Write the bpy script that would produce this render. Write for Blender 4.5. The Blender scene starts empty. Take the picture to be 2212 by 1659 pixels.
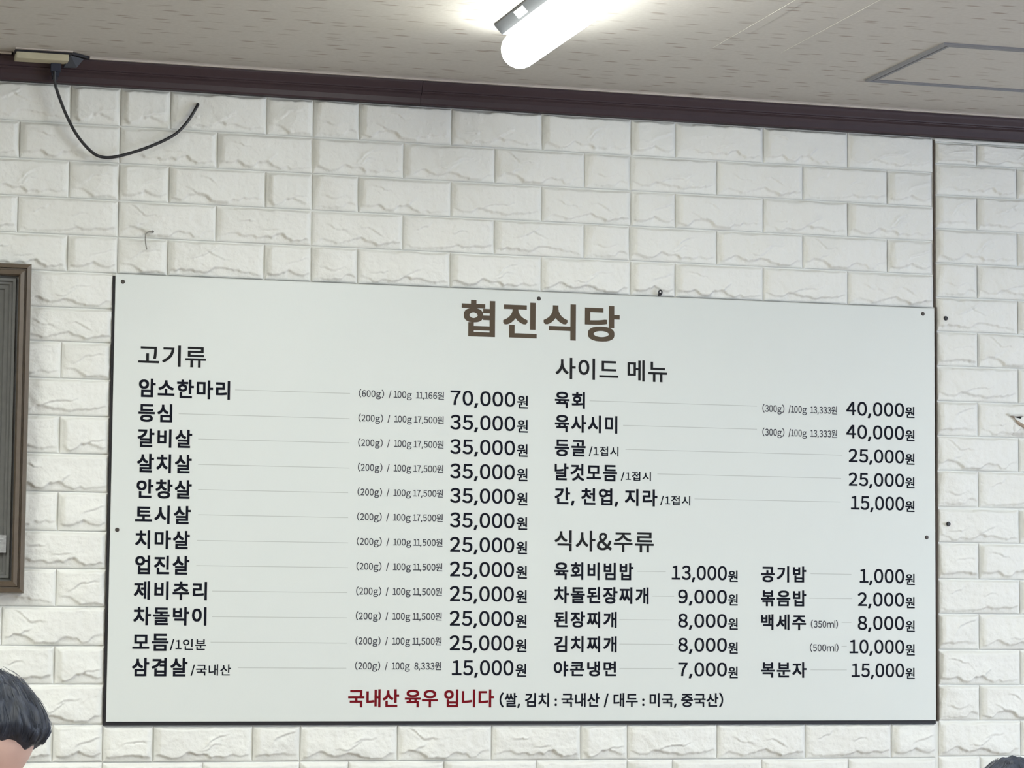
import bpy, bmesh, math, random
import numpy as np
from mathutils import Matrix, Vector

random.seed(7)
S = bpy.context.scene
COL = S.collection
Z0 = 1.10            # height of the board's lower edge above the floor; all z below are given from that edge

# ------------------------------------------------------------------ camera, world, light, exposure
F_PX = 5898.1338
cam_d = bpy.data.cameras.new('camera')
cam_d.sensor_width = 36.0
cam_d.lens = F_PX / 2212.0 * 36.0
cam_d.clip_start = 0.05
cam = bpy.data.objects.new('camera', cam_d)
COL.objects.link(cam)
RIGHT = (0.9623083394393187, -0.2718165469526493, 0.008855769208787364)
DOWN = (0.03169708714043361, 0.07975701960647916, -0.9963102491143526)
FWD = (0.2701073018493814, 0.9590383634799131, 0.08536664787111001)
m = Matrix.Identity(4)
for i in range(3):
    m[i][0] = RIGHT[i]; m[i][1] = -DOWN[i]; m[i][2] = -FWD[i]
m.translation = Vector((-0.71376514, -5.50089172, 0.21351156 + Z0))
cam.matrix_world = m
S.camera = cam
S.view_settings.view_transform = 'Standard'
S.view_settings.look = 'None'
S.view_settings.gamma = 1.0
S.view_settings.use_curve_mapping = False
S.view_settings.exposure = 1.20

w = bpy.data.worlds.new('daylight'); S.world = w
w.use_nodes = True
w.node_tree.nodes['Background'].inputs[0].default_value = (0.62, 0.75, 1.0, 1)
w.node_tree.nodes['Background'].inputs[1].default_value = 1.0

def area(name, loc, direction, sx, sy, power, color):
    d = bpy.data.lights.new(name, 'AREA'); d.shape = 'RECTANGLE'
    d.size = sx; d.size_y = sy; d.energy = power; d.color = color
    o = bpy.data.objects.new(name, d); COL.objects.link(o)
    o.location = (loc[0], loc[1], loc[2] + Z0)
    o.rotation_euler = Vector(direction).to_track_quat('-Z', 'Y').to_euler()
    return o
# added area light for cool daylight, at an unseen window of the right wall
area('added_daylight', (3.92, -2.6, 0.25), (-1, 0.12, -0.08), 1.7, 1.1, 28, (0.66, 0.78, 1.0))
TUBE_STRENGTH = 11.0
TUBE_COLOR = (0.965, 1.0, 0.935)

# unseen panel lamps, added to bring the wall to brightness: (x, y, label)
PANEL_STRENGTH = 19.5
ADDED_LAMPS = [(-1.35, -1.6, 'added flat panel lamp, unseen, on the ceiling over the left of the room'), (0.676, -2.75, 'added flat panel lamp, unseen, on the ceiling over the middle of the room'),
         (3.2, -2.5, 'added flat panel lamp, unseen, on the ceiling over the right of the room')]
P1 = (-0.304, -0.80, 0.0, math.radians(-100), 0.98)
P2 = (1.2, -1.6, 0.0, math.radians(150), 0.885)

# ------------------------------------------------------------------ helpers
def mat(name, color, rough=0.6, spec=0.5, metal=0.0, noise=0.0, nscale=40.0, bump=0.0, bscale=200.0, emit=None, estr=0.0, coat=0.0):
    M = bpy.data.materials.new(name); M.use_nodes = True
    nt = M.node_tree; b = nt.nodes['Principled BSDF']
    b.inputs['Base Color'].default_value = (*color, 1)
    b.inputs['Roughness'].default_value = rough
    b.inputs['Metallic'].default_value = metal
    b.inputs['Specular IOR Level'].default_value = spec
    b.inputs['Coat Weight'].default_value = coat
    if emit:
        b.inputs['Emission Color'].default_value = (*emit, 1)
        b.inputs['Emission Strength'].default_value = estr
    tc = nt.nodes.new('ShaderNodeTexCoord')
    if noise > 0:
        n = nt.nodes.new('ShaderNodeTexNoise'); n.inputs['Scale'].default_value = nscale; n.inputs['Detail'].default_value = 4
        nt.links.new(tc.outputs['Object'], n.inputs['Vector'])
        mx = nt.nodes.new('ShaderNodeMix'); mx.data_type = 'RGBA'
        mx.inputs['A'].default_value = (*[c * (1 - noise) for c in color], 1)
        mx.inputs['B'].default_value = (*[min(1, c * (1 + noise)) for c in color], 1)
        nt.links.new(n.outputs['Fac'], mx.inputs['Factor'])
        nt.links.new(mx.outputs['Result'], b.inputs['Base Color'])
    if bump > 0:
        n2 = nt.nodes.new('ShaderNodeTexNoise'); n2.inputs['Scale'].default_value = bscale; n2.inputs['Detail'].default_value = 3
        nt.links.new(tc.outputs['Object'], n2.inputs['Vector'])
        bp = nt.nodes.new('ShaderNodeBump'); bp.inputs['Strength'].default_value = bump; bp.inputs['Distance'].default_value = 0.002
        nt.links.new(n2.outputs['Fac'], bp.inputs['Height'])
        nt.links.new(bp.outputs['Normal'], b.inputs['Normal'])
    return M

def obj(name, me, M=None, parent=None, loc=None, smooth=False):
    if isinstance(me, bmesh.types.BMesh):
        bm = me
        if not hasattr(bm, 'keepn'):
            bmesh.ops.recalc_face_normals(bm, faces=bm.faces)
        me = bpy.data.meshes.new(name); bm.to_mesh(me); bm.free()
    if M is not None and not me.materials:
        me.materials.append(M)
    if smooth:
        for p in me.polygons: p.use_smooth = True
    o = bpy.data.objects.new(name, me); COL.objects.link(o)
    if parent is not None: o.parent = parent
    if loc is not None: o.location = loc
    return o

def thing(name, label, cat, loc=(0, 0, 0), rotz=0.0, group=None):
    o = bpy.data.objects.new(name, None); COL.objects.link(o)
    o.location = (loc[0], loc[1], loc[2]); o.rotation_euler = (0, 0, rotz)
    o.empty_display_size = 0.05
    return tag(o, label, cat, group)

def tag(o, label, cat, group=None):
    o['label'] = label; o['category'] = cat
    if group: o['group'] = group
    return o

def struct(o, label=None):
    o['kind'] = 'structure'
    if label: o['label'] = label
    return o

def bx(bm, x0, x1, y0, y1, z0, z1):
    vs = [bm.verts.new((x, y, z)) for x in (x0, x1) for y in (y0, y1) for z in (z0, z1)]
    for f in ((0, 1, 3, 2), (4, 6, 7, 5), (0, 4, 5, 1), (2, 3, 7, 6), (0, 2, 6, 4), (1, 5, 7, 3)):
        bm.faces.new([vs[i] for i in f])
    return bm

def box(x0, x1, y0, y1, z0, z1, bevel=0.0):
    bm = bmesh.new(); bx(bm, x0, x1, y0, y1, z0, z1)
    if bevel > 0:
        bmesh.ops.bevel(bm, geom=bm.edges[:], offset=bevel, segments=2, affect='EDGES', profile=0.7)
    return bm

def prism_x(profile, x0, x1):
    """closed (y, z) profile extruded along x"""
    bm = bmesh.new()
    a = [bm.verts.new((x0, y, z)) for y, z in profile]; b = [bm.verts.new((x1, y, z)) for y, z in profile]
    n = len(profile)
    for i in range(n):
        bm.faces.new((a[i], a[(i + 1) % n], b[(i + 1) % n], b[i]))
    bm.faces.new(a[::-1]); bm.faces.new(b)
    return bm

def tube(pts, r, seg=10, cap=True, taper=None):
    bm = bmesh.new(); pts = [Vector(p) for p in pts]; rings = []
    up = Vector((0, 0, 1))
    for i, p in enumerate(pts):
        t = (pts[min(i + 1, len(pts) - 1)] - pts[max(i - 1, 0)]).normalized()
        a = t.cross(up)
        if a.length < 1e-3: a = t.cross(Vector((0, 1, 0)))
        a.normalize(); b = t.cross(a).normalized()
        rr = r if taper is None else r * taper[i]
        rings.append([bm.verts.new(p + rr * (math.cos(q) * a + math.sin(q) * b)) for q in [2 * math.pi * k / seg for k in range(seg)]])
    for A, B in zip(rings, rings[1:]):
        for k in range(seg):
            bm.faces.new((A[k], A[(k + 1) % seg], B[(k + 1) % seg], B[k]))
    if cap:
        bm.faces.new(rings[0][::-1]); bm.faces.new(rings[-1])
    return bm

def catmull(pts, n=8):
    pts = [Vector(p) for p in pts]; out = []
    P = [pts[0] * 2 - pts[1]] + pts + [pts[-1] * 2 - pts[-2]]
    for i in range(1, len(P) - 2):
        p0, p1, p2, p3 = P[i - 1:i + 3]
        for k in range(n):
            t = k / n
            out.append(0.5 * ((2 * p1) + (p2 - p0) * t + (2 * p0 - 5 * p1 + 4 * p2 - p3) * t * t + (3 * p1 - p0 - 3 * p2 + p3) * t ** 3))
    out.append(pts[-1]); return out

# ------------------------------------------------------------------ materials
M_brick = mat('white_foam_brick', (0.80, 0.80, 0.765), rough=0.55, spec=0.35, noise=0.025, nscale=9, bump=0.35, bscale=260)
M_wall = mat('white_plaster', (0.80, 0.80, 0.76), rough=0.8, noise=0.03)
M_board = mat('white_sign_board', (0.70, 0.73, 0.71), rough=0.32, spec=0.4, bump=0.05, bscale=600)
M_black = mat('gap_black', (0.012, 0.011, 0.016), rough=0.6)  # flat black for the dark of the gaps at board and ceiling block
M_gap = mat('dark_gap_filler', (0.09, 0.07, 0.055), rough=0.9)
M_text = mat('black_print', (0.006, 0.007, 0.014), rough=0.7, spec=0.12)
M_heading = mat('charcoal_print', (0.018, 0.018, 0.02), rough=0.7, spec=0.12)
M_title = mat('brown_print', (0.10, 0.075, 0.053), rough=0.7, spec=0.15)
M_red = mat('dark_red_print', (0.17, 0.004, 0.010), rough=0.7, spec=0.12)
M_gram = mat('grey_print', (0.055, 0.055, 0.07), rough=0.7, spec=0.12)
M_line = mat('pale_grey_print', (0.50, 0.52, 0.50), rough=0.55)
M_screw = mat('dark_screw', (0.07, 0.06, 0.055), rough=0.45, metal=0.6)
M_mould = mat('dark_plum_brown_moulding', (0.042, 0.024, 0.030), rough=0.48, spec=0.45, noise=0.12, nscale=30)
M_pale = mat('pale_paper_edge', (0.55, 0.50, 0.46), rough=0.7)
M_metal = mat('grey_painted_metal', (0.30, 0.31, 0.33), rough=0.4, spec=0.5)
M_alu = mat('grey_aluminium_trim', (0.42, 0.43, 0.46), rough=0.35, metal=0.6)
M_lampbase = mat('shaded_grey_lamp_metal', (0.075, 0.078, 0.085), rough=0.6, spec=0.2)  # grey darkened: shade above the tube is put into the channel's colour
M_rim = mat('grey_rim', (0.20, 0.20, 0.215), rough=0.5)
M_sticker = mat('white_sticker', (0.8, 0.8, 0.8), rough=0.5)
M_tube = mat('glowing_diffuser', (0.9, 0.9, 0.9), rough=0.4, emit=TUBE_COLOR, estr=TUBE_STRENGTH)
M_frame = mat('bronze_brown_wood', (0.115, 0.088, 0.064), rough=0.35, noise=0.25, nscale=60)
M_frame2 = mat('dark_pewter_wood', (0.13, 0.13, 0.125), rough=0.32, noise=0.2, nscale=60)
M_cable = mat('black_cable', (0.018, 0.018, 0.022), rough=0.45)
M_tape = mat('navy_tape', (0.02, 0.024, 0.045), rough=0.5)
M_cream = mat('aged_cream_plastic', (0.50, 0.46, 0.33), rough=0.6, noise=0.18, nscale=50)
M_hair = None
M_skin = mat('skin', (0.60, 0.40, 0.34), rough=0.5, noise=0.08, nscale=30)
M_floor = mat('brown_floor', (0.20, 0.14, 0.09), rough=0.4, noise=0.2, nscale=3)
M_hole = mat('hole_dark', (0.01, 0.009, 0.008), rough=0.9)
M_torn = mat('torn_brown_paper', (0.42, 0.33, 0.26), rough=0.8, noise=0.25, nscale=80)
M_shaded_foam = mat('shaded_crumpled_foam', (0.70, 0.69, 0.66), rough=0.7, noise=0.1, nscale=60)  # greyer than the bricks: shade on the crumpled patch is in the colour

def ceiling_material():
    M = bpy.data.materials.new('dashed_ceiling_paper'); M.use_nodes = True
    nt = M.node_tree; L = nt.links; b = nt.nodes['Principled BSDF']; N = nt.nodes.new
    b.inputs['Roughness'].default_value = 0.75; b.inputs['Specular IOR Level'].default_value = 0.25
    geo = N('ShaderNodeNewGeometry')
    def scaled(sx, sy, off=(0, 0, 0)):
        mp = N('ShaderNodeMapping'); mp.inputs['Scale'].default_value = (sx, sy, 0); mp.inputs['Location'].default_value = off
        L.new(geo.outputs['Position'], mp.inputs['Vector']); return mp.outputs['Vector']
    masks = []
    for sx, sy, off, a, c in ((11.0, 15.0, (0.3, 0.7, 0), 0.19, 0.075), (9.5, 13.0, (5.1, 2.2, 0), 0.16, 0.06)):
        v = scaled(sx, sy, off)
        vo = N('ShaderNodeTexVoronoi'); vo.voronoi_dimensions = '2D'; vo.inputs['Scale'].default_value = 1.0; vo.inputs['Randomness'].default_value = 0.8
        L.new(v, vo.inputs['Vector'])
        sub = N('ShaderNodeVectorMath'); sub.operation = 'SUBTRACT'; L.new(v, sub.inputs[0]); L.new(vo.outputs['Position'], sub.inputs[1])
        dv = N('ShaderNodeVectorMath'); dv.operation = 'DIVIDE'; L.new(sub.outputs[0], dv.inputs[0]); dv.inputs[1].default_value = (a, c, 1)
        mul0 = N('ShaderNodeVectorMath'); mul0.operation = 'MULTIPLY'; L.new(dv.outputs[0], mul0.inputs[0]); mul0.inputs[1].default_value = (1, 1, 0)
        ln = N('ShaderNodeVectorMath'); ln.operation = 'LENGTH'; L.new(mul0.outputs[0], ln.inputs[0])
        mr = N('ShaderNodeMapRange'); mr.inputs['From Min'].default_value = 0.6; mr.inputs['From Max'].default_value = 1.15
        mr.inputs['To Min'].default_value = 1.0; mr.inputs['To Max'].default_value = 0.0
        L.new(ln.outputs['Value'], mr.inputs['Value'])
        sep = N('ShaderNodeSeparateColor'); L.new(vo.outputs['Color'], sep.inputs[0])
        m2 = N('ShaderNodeMath'); m2.operation = 'MULTIPLY'; L.new(mr.outputs[0], m2.inputs[0])
        r2 = N('ShaderNodeMapRange'); r2.inputs['To Min'].default_value = 0.25; L.new(sep.outputs[0], r2.inputs['Value']); L.new(r2.outputs[0], m2.inputs[1])
        masks.append(m2.outputs[0])
    mxm = N('ShaderNodeMath'); mxm.operation = 'MAXIMUM'; L.new(masks[0], mxm.inputs[0]); L.new(masks[1], mxm.inputs[1])
    nz = N('ShaderNodeTexNoise'); nz.inputs['Scale'].default_value = 120; nz.inputs['Detail'].default_value = 3; L.new(geo.outputs['Position'], nz.inputs['Vector'])
    base = N('ShaderNodeMix'); base.data_type = 'RGBA'; base.inputs['A'].default_value = (0.49, 0.465, 0.43, 1); base.inputs['B'].default_value = (0.58, 0.555, 0.52, 1)
    L.new(nz.outputs['Fac'], base.inputs['Factor'])
    mx = N('ShaderNodeMix'); mx.data_type = 'RGBA'; L.new(mxm.outputs[0], mx.inputs['Factor']); L.new(base.outputs['Result'], mx.inputs['A'])
    mx.inputs['B'].default_value = (0.33, 0.28, 0.245, 1)
    L.new(mx.outputs['Result'], b.inputs['Base Color'])
    bp = N('ShaderNodeBump'); bp.inputs['Strength'].default_value = 0.3; bp.inputs['Distance'].default_value = 0.001
    L.new(nz.outputs['Fac'], bp.inputs['Height']); L.new(bp.outputs['Normal'], b.inputs['Normal'])
    return M
M_ceil = ceiling_material()

# ------------------------------------------------------------------ room shell
CZ = 1.336                       # ceiling height above the board's lower edge
XL, XR, YF = -2.7, 4.0, -6.8
YB = 0.012                       # plane of the wall behind the foam bricks
def Z(bm_or_obj):
    return bm_or_obj
wall = struct(obj('wall_back', box(XL, XR, YB, YB + 0.12, -Z0, CZ + 0.05), M_wall, loc=(0, 0, Z0)), 'white brick-pattern foam wall behind the menu board')
ceil = struct(obj('ceiling', box(XL, XR, YF, YB, CZ, CZ + 0.1), M_ceil, loc=(0, 0, Z0)), 'beige papered ceiling with small dashes')
struct(obj('floor', box(XL, XR, YF, YB, -Z0 - 0.1, -Z0), M_floor, loc=(0, 0, Z0)))
struct(obj('wall_left', box(XL - 0.1, XL, YF, YB, -Z0, CZ), M_wall, loc=(0, 0, Z0)))
struct(obj('wall_front', box(XL, XR, YF - 0.1, YF, -Z0, CZ), M_wall, loc=(0, 0, Z0)))
bm = bmesh.new()                 # right wall with an opening for the added window
bx(bm, XR, XR + 0.1, YF, -3.5, -Z0, CZ); bx(bm, XR, XR + 0.1, -1.7, YB, -Z0, CZ)
bx(bm, XR, XR + 0.1, -3.5, -1.7, -Z0, -0.35); bx(bm, XR, XR + 0.1, -3.5, -1.7, 0.85, CZ)
struct(obj('wall_right', bm, M_wall, loc=(0, 0, Z0)))
bm = bmesh.new()
for a in ((-3.5, -3.45, -0.35, 0.85), (-1.75, -1.7, -0.35, 0.85), (-3.45, -1.75, -0.35, -0.30), (-3.45, -1.75, 0.80, 0.85), (-2.62, -2.58, -0.30, 0.80)):
    bx(bm, XR + 0.01, XR + 0.06, a[0], a[1], a[2], a[3])
win = struct(obj('added_window', bm, M_alu, loc=(0, 0, Z0)))  # unseen window, added for the cool light from the right
M_glass = mat('window_glass', (1, 1, 1), rough=0.02)
M_glass.node_tree.nodes['Principled BSDF'].inputs['Transmission Weight'].default_value = 1.0
obj('pane', box(XR + 0.03, XR + 0.036, -3.45, -1.75, -0.30, 0.80), M_glass, win)

# moulding under the ceiling: two stepped bands, cut into two lengths that butt at a visible joint
prof = [(YB, 1.283), (-0.010, 1.283), (-0.012, 1.286), (-0.013, 1.296), (-0.0165, 1.303), (-0.020, 1.3055), (-0.0225, 1.3065), (-0.0235, 1.3085),
        (-0.0225, 1.3105), (-0.0235, 1.313), (-0.029, 1.322), (-0.031, 1.326), (-0.031, 1.3295), (YB, 1.3295)]
for n, (x0, x1) in zip(('trim_1', 'trim_2'), ((XL, 0.6275), (0.6285, XR))):
    struct(obj(n, prism_x(prof, x0, x1), M_mould, loc=(0, 0, Z0)), 'dark plum brown moulding along the ceiling, %s of its joint' % ('left' if x0 < 0 else 'right'))
# pale turned-down paper edge above the moulding
for n, (x0, x1) in zip(('trim_3', 'trim_4'), ((XL, -0.222), (-0.066, XR))):
    struct(obj(n, prism_x([(YB, 1.3295), (-0.036, 1.3305), (-0.038, 1.3325), (-0.036, CZ), (YB, CZ)], x0, x1), M_pale, loc=(0, 0, Z0)), 'thin pale paper edge between ceiling and moulding')
# lapped seams of the ceiling paper
for x, wd in ((1.098, 0.022), (1.243, 0.008)):
    bm = box(x, x + wd, YF + 0.01, -0.50, CZ - 0.0005, CZ + 0.001)
    obj('paper_seam', bm, M_ceil, ceil)

# ------------------------------------------------------------------ foam bricks with a split-stone face
def vnoise(X, Y, seed):
    rs = np.random.RandomState(seed); G = rs.rand(64, 64)
    xi = np.floor(X).astype(int); yi = np.floor(Y).astype(int); fx = X - xi; fy = Y - yi
    fx = fx * fx * (3 - 2 * fx); fy = fy * fy * (3 - 2 * fy)
    g = lambda a, b: G[a % 64, b % 64]
    return (g(xi, yi) * (1 - fx) + g(xi + 1, yi) * fx) * (1 - fy) + (g(xi, yi + 1) * (1 - fx) + g(xi + 1, yi + 1) * fx) * fy

def fbm(X, Y, seed, octv=4):
    s = 0; a = 1.0; t = 0
    for o in range(octv):
        s = s + a * vnoise(X * 2 ** o + 11 * o, Y * 2 ** o + 5 * o, seed + o); t += a; a *= 0.5
    return s / t

def sstep(a, b, x):
    t = np.clip((x - a) / (b - a), 0, 1); return t * t * (3 - 2 * t)

def brick_mesh(name, L, H, seed):
    nx = max(8, int(L / 0.0017)); nz = int(H / 0.0017)
    ed = np.array([0, 0.0005, 0.0011, 0.0018, 0.0027, 0.0040])
    def axis(S_, n): return np.concatenate([-S_ / 2 + ed, np.linspace(-S_ / 2 + 0.0055, S_ / 2 - 0.0055, n - 12), S_ / 2 - ed[::-1]])
    xs = axis(L, nx + 1); zs = axis(H, nz + 1)
    X, Zg = np.meshgrid(xs, zs, indexing='ij')
    rs = np.random.RandomState(seed)
    wx = (fbm(X * 45 + 7, Zg * 45, seed + 20) - 0.5); wz = (fbm(X * 45, Zg * 45 + 9, seed + 40) - 0.5)
    dl = X + L / 2; dr = L / 2 - X; db = Zg + H / 2; dt = H / 2 - Zg
    # face outline: an irregular raised plateau with a deep chipped lower edge
    low = 0.0045 + 0.015 * np.clip(1.6 * fbm(X * 34 + 3, X * 0 + 2.0, seed + 60, 3) - 0.35, 0, 1) + 0.004 * (fbm(X * 90, Zg * 60, seed + 66, 2) - 0.5)
    chip = 0.40 * np.clip(db / low, 0, 1) + 0.60 * sstep(low - 0.0012, low + 0.0016, db)                 # sloping, downward-facing lower edge
    e = np.minimum(np.minimum(dl - 0.0035, dr - 0.0035), np.minimum(db + 0.004, dt - 0.004)) + 0.008 * wx
    plate = sstep(-0.0014, 0.0032, e) * chip * np.clip(dl / 0.013, 0, 1) ** 0.6 * np.clip(dr / 0.013, 0, 1) ** 0.6
    # split facets
    Px = X + 0.016 * wx; Pz = Zg + 0.016 * wz
    fac = None
    for k in range(8 if L > 0.12 else 5):
        px = rs.uniform(-L / 2, L / 2); pz = rs.uniform(-H / 2, H / 2); ang = rs.uniform(0, 2 * math.pi); sl = rs.uniform(0.06, 0.28)
        hk = rs.uniform(0.0035, 0.0065) + sl * (math.cos(ang) * (Px - px) + math.sin(ang) * (Pz - pz))
        fac = hk if fac is None else np.minimum(fac, hk) if k % 3 else 0.5 * (fac + np.minimum(fac, hk))
    q0, q1 = np.percentile(fac, 8), np.percentile(fac, 95)
    fac = np.clip((fac - q0) / (q1 - q0), 0, 1.1) * 0.0052
    h = 0.0032 * np.minimum(np.minimum(np.clip(dl / 0.0024, 0, 1), np.clip(dr / 0.0024, 0, 1)), np.minimum(np.clip(db / 0.0011, 0, 1), np.clip(dt / 0.0048, 0, 1)))
    h = h + plate * (0.0050 + 1.15 * fac)
    # gashes: steps along short slanted lines
    for g in range(2 if L > 0.12 else 1):
        gx = rs.uniform(-L * 0.32, L * 0.25); gz = rs.uniform(-0.012, 0.016); ga = rs.choice([0.45, 0.3, 0.5, -0.35, 0.15]); gl = rs.uniform(0.014, 0.032)
        u = (X - gx) * math.cos(ga) + (Zg - gz) * math.sin(ga); v = -(X - gx) * math.sin(ga) + (Zg - gz) * math.cos(ga) + 0.016 * wz + 12.0 * u * u * rs.choice([-1, 1]) * 0.4
        h = h + plate * 0.0032 * np.exp(-(u / gl) ** 4) * (sstep(-0.0012, 0.0008, v) * np.exp(-np.clip(v, 0, 1) / 0.006) - 0.35 * np.exp(-((v + 0.002) / 0.0022) ** 2))
    # chips in the lower step
    h = h + (1 - plate) * 0.0026 * fbm(X * 80, Zg * 110, seed + 80, 3) * sstep(0.001, 0.004, np.minimum(np.minimum(dl, dr), np.minimum(db, dt)))
    rid = np.abs(fbm(X * 42 + 3, Zg * 60, seed + 95) - 0.5)
    h = h + plate * (0.0026 * (fbm(X * 75, Zg * 85, seed + 90) - 0.5) + 0.0040 * np.minimum(rid, 0.14))
    edge = (np.minimum(np.minimum(dl, dr), np.minimum(db, dt)) <= 1e-9)
    h[edge] = 0.0006
    V = np.stack([X, -h, Zg], -1).reshape(-1, 3)
    idx = np.arange((nx + 1) * (nz + 1)).reshape(nx + 1, nz + 1)
    Fq = np.stack([idx[:-1, :-1], idx[1:, :-1], idx[1:, 1:], idx[:-1, 1:]], -1).reshape(-1, 4)
    me = bpy.data.meshes.new(name)
    me.vertices.add(len(V)); me.vertices.foreach_set('co', V.ravel())
    me.loops.add(Fq.size); me.loops.foreach_set('vertex_index', Fq.ravel())
    me.polygons.add(len(Fq)); me.polygons.foreach_set('loop_start', np.arange(0, Fq.size, 4)); 
    me.polygons.foreach_set('use_smooth', np.ones(len(Fq), dtype=bool))
    me.update(calc_edges=True)
    me.materials.append(M_brick)
    return me

FULL = [brick_mesh('brick_full', 0.195, 0.0715, 100 + 7 * i) for i in range(11)]
HALF = [brick_mesh('brick_half', 0.096, 0.0715, 500 + 9 * i) for i in range(6)]
GAP = 0.0014
count = [0]
def lay(x0, x1, zb, zt, k):
    wd = x1 - x0 - GAP; ht = zt - zb - GAP
    if wd < 0.01 or ht < 0.01: return
    half = (x1 - x0) < 0.15
    me = (HALF if half else FULL)[k % (len(HALF) if half else len(FULL))]
    o = bpy.data.objects.new('brick', me); COL.objects.link(o); o.parent = wall
    o.location = ((x0 + x1) / 2, YB - 0.0005, (zb + zt) / 2)
    o.scale = (wd / (0.096 if half else 0.195), 1.0, ht / 0.0715)
    count[0] += 1

rowsT = [1.284, 1.2045, 1.1283, 1.0520, 0.9770, 0.9022]           # courses above the board
rowsL = [0.9022, 0.8291, 0.7601, 0.6856, 0.6104, 0.5344, 0.4577, 0.3793, 0.3039, 0.2283, 0.1505, 0.0742, -0.0055, -0.080, -0.157]
rowsE = [1.2735, 1.2255, 1.1557, 1.0804, 1.0042, 0.9281, 0.8522, 0.7754, 0.6978, 0.6214, 0.5451, 0.4649, 0.3871, 0.3073, 0.2317, 0.1533, 0.077, -0.0005, -0.078, -0.155]
A_h = [-0.395, -0.295, -0.0965, 0.0045]; A_f = [-0.395, -0.1975, 0.0045]
A_h2 = [-0.395, -0.304, -0.104, -0.0045]; A_f2 = [-0.395, -0.209, -0.0045]
B_h = [0.0045, 0.1065, 0.306, 0.4045]; B_f = [0.0045, 0.2045, 0.4045]
C_h = [0.4045, 0.5025, 0.7015, 0.9005, 1.0995]; C_f = [0.4025, 0.5985, 0.7968, 0.9953, 1.0975]
D_h = [1.0995, 1.2005, 1.402, 1.5995, 1.8035]; D_f = [1.0975, 1.295, 1.4942, 1.693, 1.8005]
E_h = [1.8085, 1.9085, 2.1085, 2.3085]; E_f = [1.8085, 2.0065, 2.2065, 2.4065]
def course(js, zb, zt, k0):
    for i in range(len(js) - 1): lay(js[i], js[i + 1], zb, zt, k0 + i)
for r in range(5):
    zt, zb = rowsT[r], rowsT[r + 1]; h = r % 2 == 0
    course(A_h if h else A_f, zb, zt, r * 7); course(B_h if h else B_f, zb, zt, r * 5 + 2)
    course(C_h if h else C_f, zb, zt, r * 3 + 1); course(D_h if h else D_f, zb, zt, r * 3 + 6)
lt = 'f f h f h f h f h f h f h f'.split()
for r in range(14):
    js = A_h2 if lt[r] == 'h' else A_f2
    if r < 2: js = [-0.395, -0.1975, -0.0015]
    course(js, rowsL[r + 1], rowsL[r], r * 5 + 4)
course([-0.0045, 0.0965, 0.2985, 0.3965], -0.081, -0.0085, 3); course([0.3965, 0.6, 0.8008, 0.9948, 1.0978], -0.081, -0.0075, 5); course([1.0978, 1.2983, 1.4992, 1.699, 1.8045], -0.081, -0.0065, 9)
course([-0.0045, 0.1975, 0.3965], -0.157, -0.081, 8); course([0.3965, 0.498, 0.6995, 0.899, 1.0978], -0.157, -0.081, 2); course([1.0978, 1.1985, 1.4, 1.599, 1.8045], -0.157, -0.081, 7)
for r in range(len(rowsE) - 1):
    zt, zb = rowsE[r], rowsE[r + 1]
    js = E_h if r % 2 == 0 else E_f
    if r >= 11: js = [js[0] + 0.002] + [j for j in js[1:]]
    course(js, zb, zt - (0.0025 if r == 11 else 0), r * 4 + 3)
# the brick pattern goes on beyond the picture, joined into one low piece
bm = bmesh.new()
def plain(x0, x1, zb, zt):
    g = GAP / 2; s = 0.003
    a = [(x0 + g, YB, zb + g), (x1 - g, YB, zb + g), (x1 - g, YB, zt - g), (x0 + g, YB, zt - g)]
    b = [(x0 + g + s, YB - 0.007, zb + g + s), (x1 - g - s, YB - 0.007, zb + g + s), (x1 - g - s, YB - 0.007, zt - g - s), (x0 + g + s, YB - 0.007, zt - g - s)]
    va = [bm.verts.new(v) for v in a]; vb = [bm.verts.new(v) for v in b]
    bm.faces.new(vb)
    for i in range(4): bm.faces.new((va[i], va[(i + 1) % 4], vb[(i + 1) % 4], vb[i]))
zc = -0.157; r = 0
zlist = rowsT[:-1] + rowsL
for i in range(len(zlist) - 1):
    off = 0.1 if i % 2 else 0.0
    x = -0.395
    while x > XL + 0.2:
        x0 = x - 0.2 if not (x == -0.395 and off) else x - 0.1
        plain(x0, x, zlist[i + 1], zlist[i]); x = x0
    x = 2.4065 if i % 2 else 2.3085
    while x < XR - 0.2:
        plain(x, x + 0.2, zlist[i + 1], zlist[i]); x += 0.2
while zc > -Z0 + 0.08:
    x = XL + (0.1 if r % 2 else 0.0)
    while x < XR - 0.2:
        plain(x, x + 0.2, zc - 0.0762, zc); x += 0.2
    zc -= 0.0762; r += 1
fld = obj('outer_brickwork', bm, M_brick, wall); fld['kind'] = 'stuff'
# dark seam between the two foam sheets at the right, and the gap round the board
obj('sheet_gap', box(1.8035, 1.8072, YB - 0.0034, YB, 0.905, 1.277), M_gap, wall)
obj('sheet_gap', box(1.8065, 1.8095, YB - 0.0045, YB, 0.4655, 0.905), M_gap, wall)
obj('sheet_gap', box(1.8065, 1.8105, YB - 0.0045, YB, -0.002, 0.4655), M_gap, wall)
obj('sheet_edge', box(1.8065, 2.5, YB - 0.008, YB, 1.2745, 1.2795), M_brick, wall)

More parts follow.
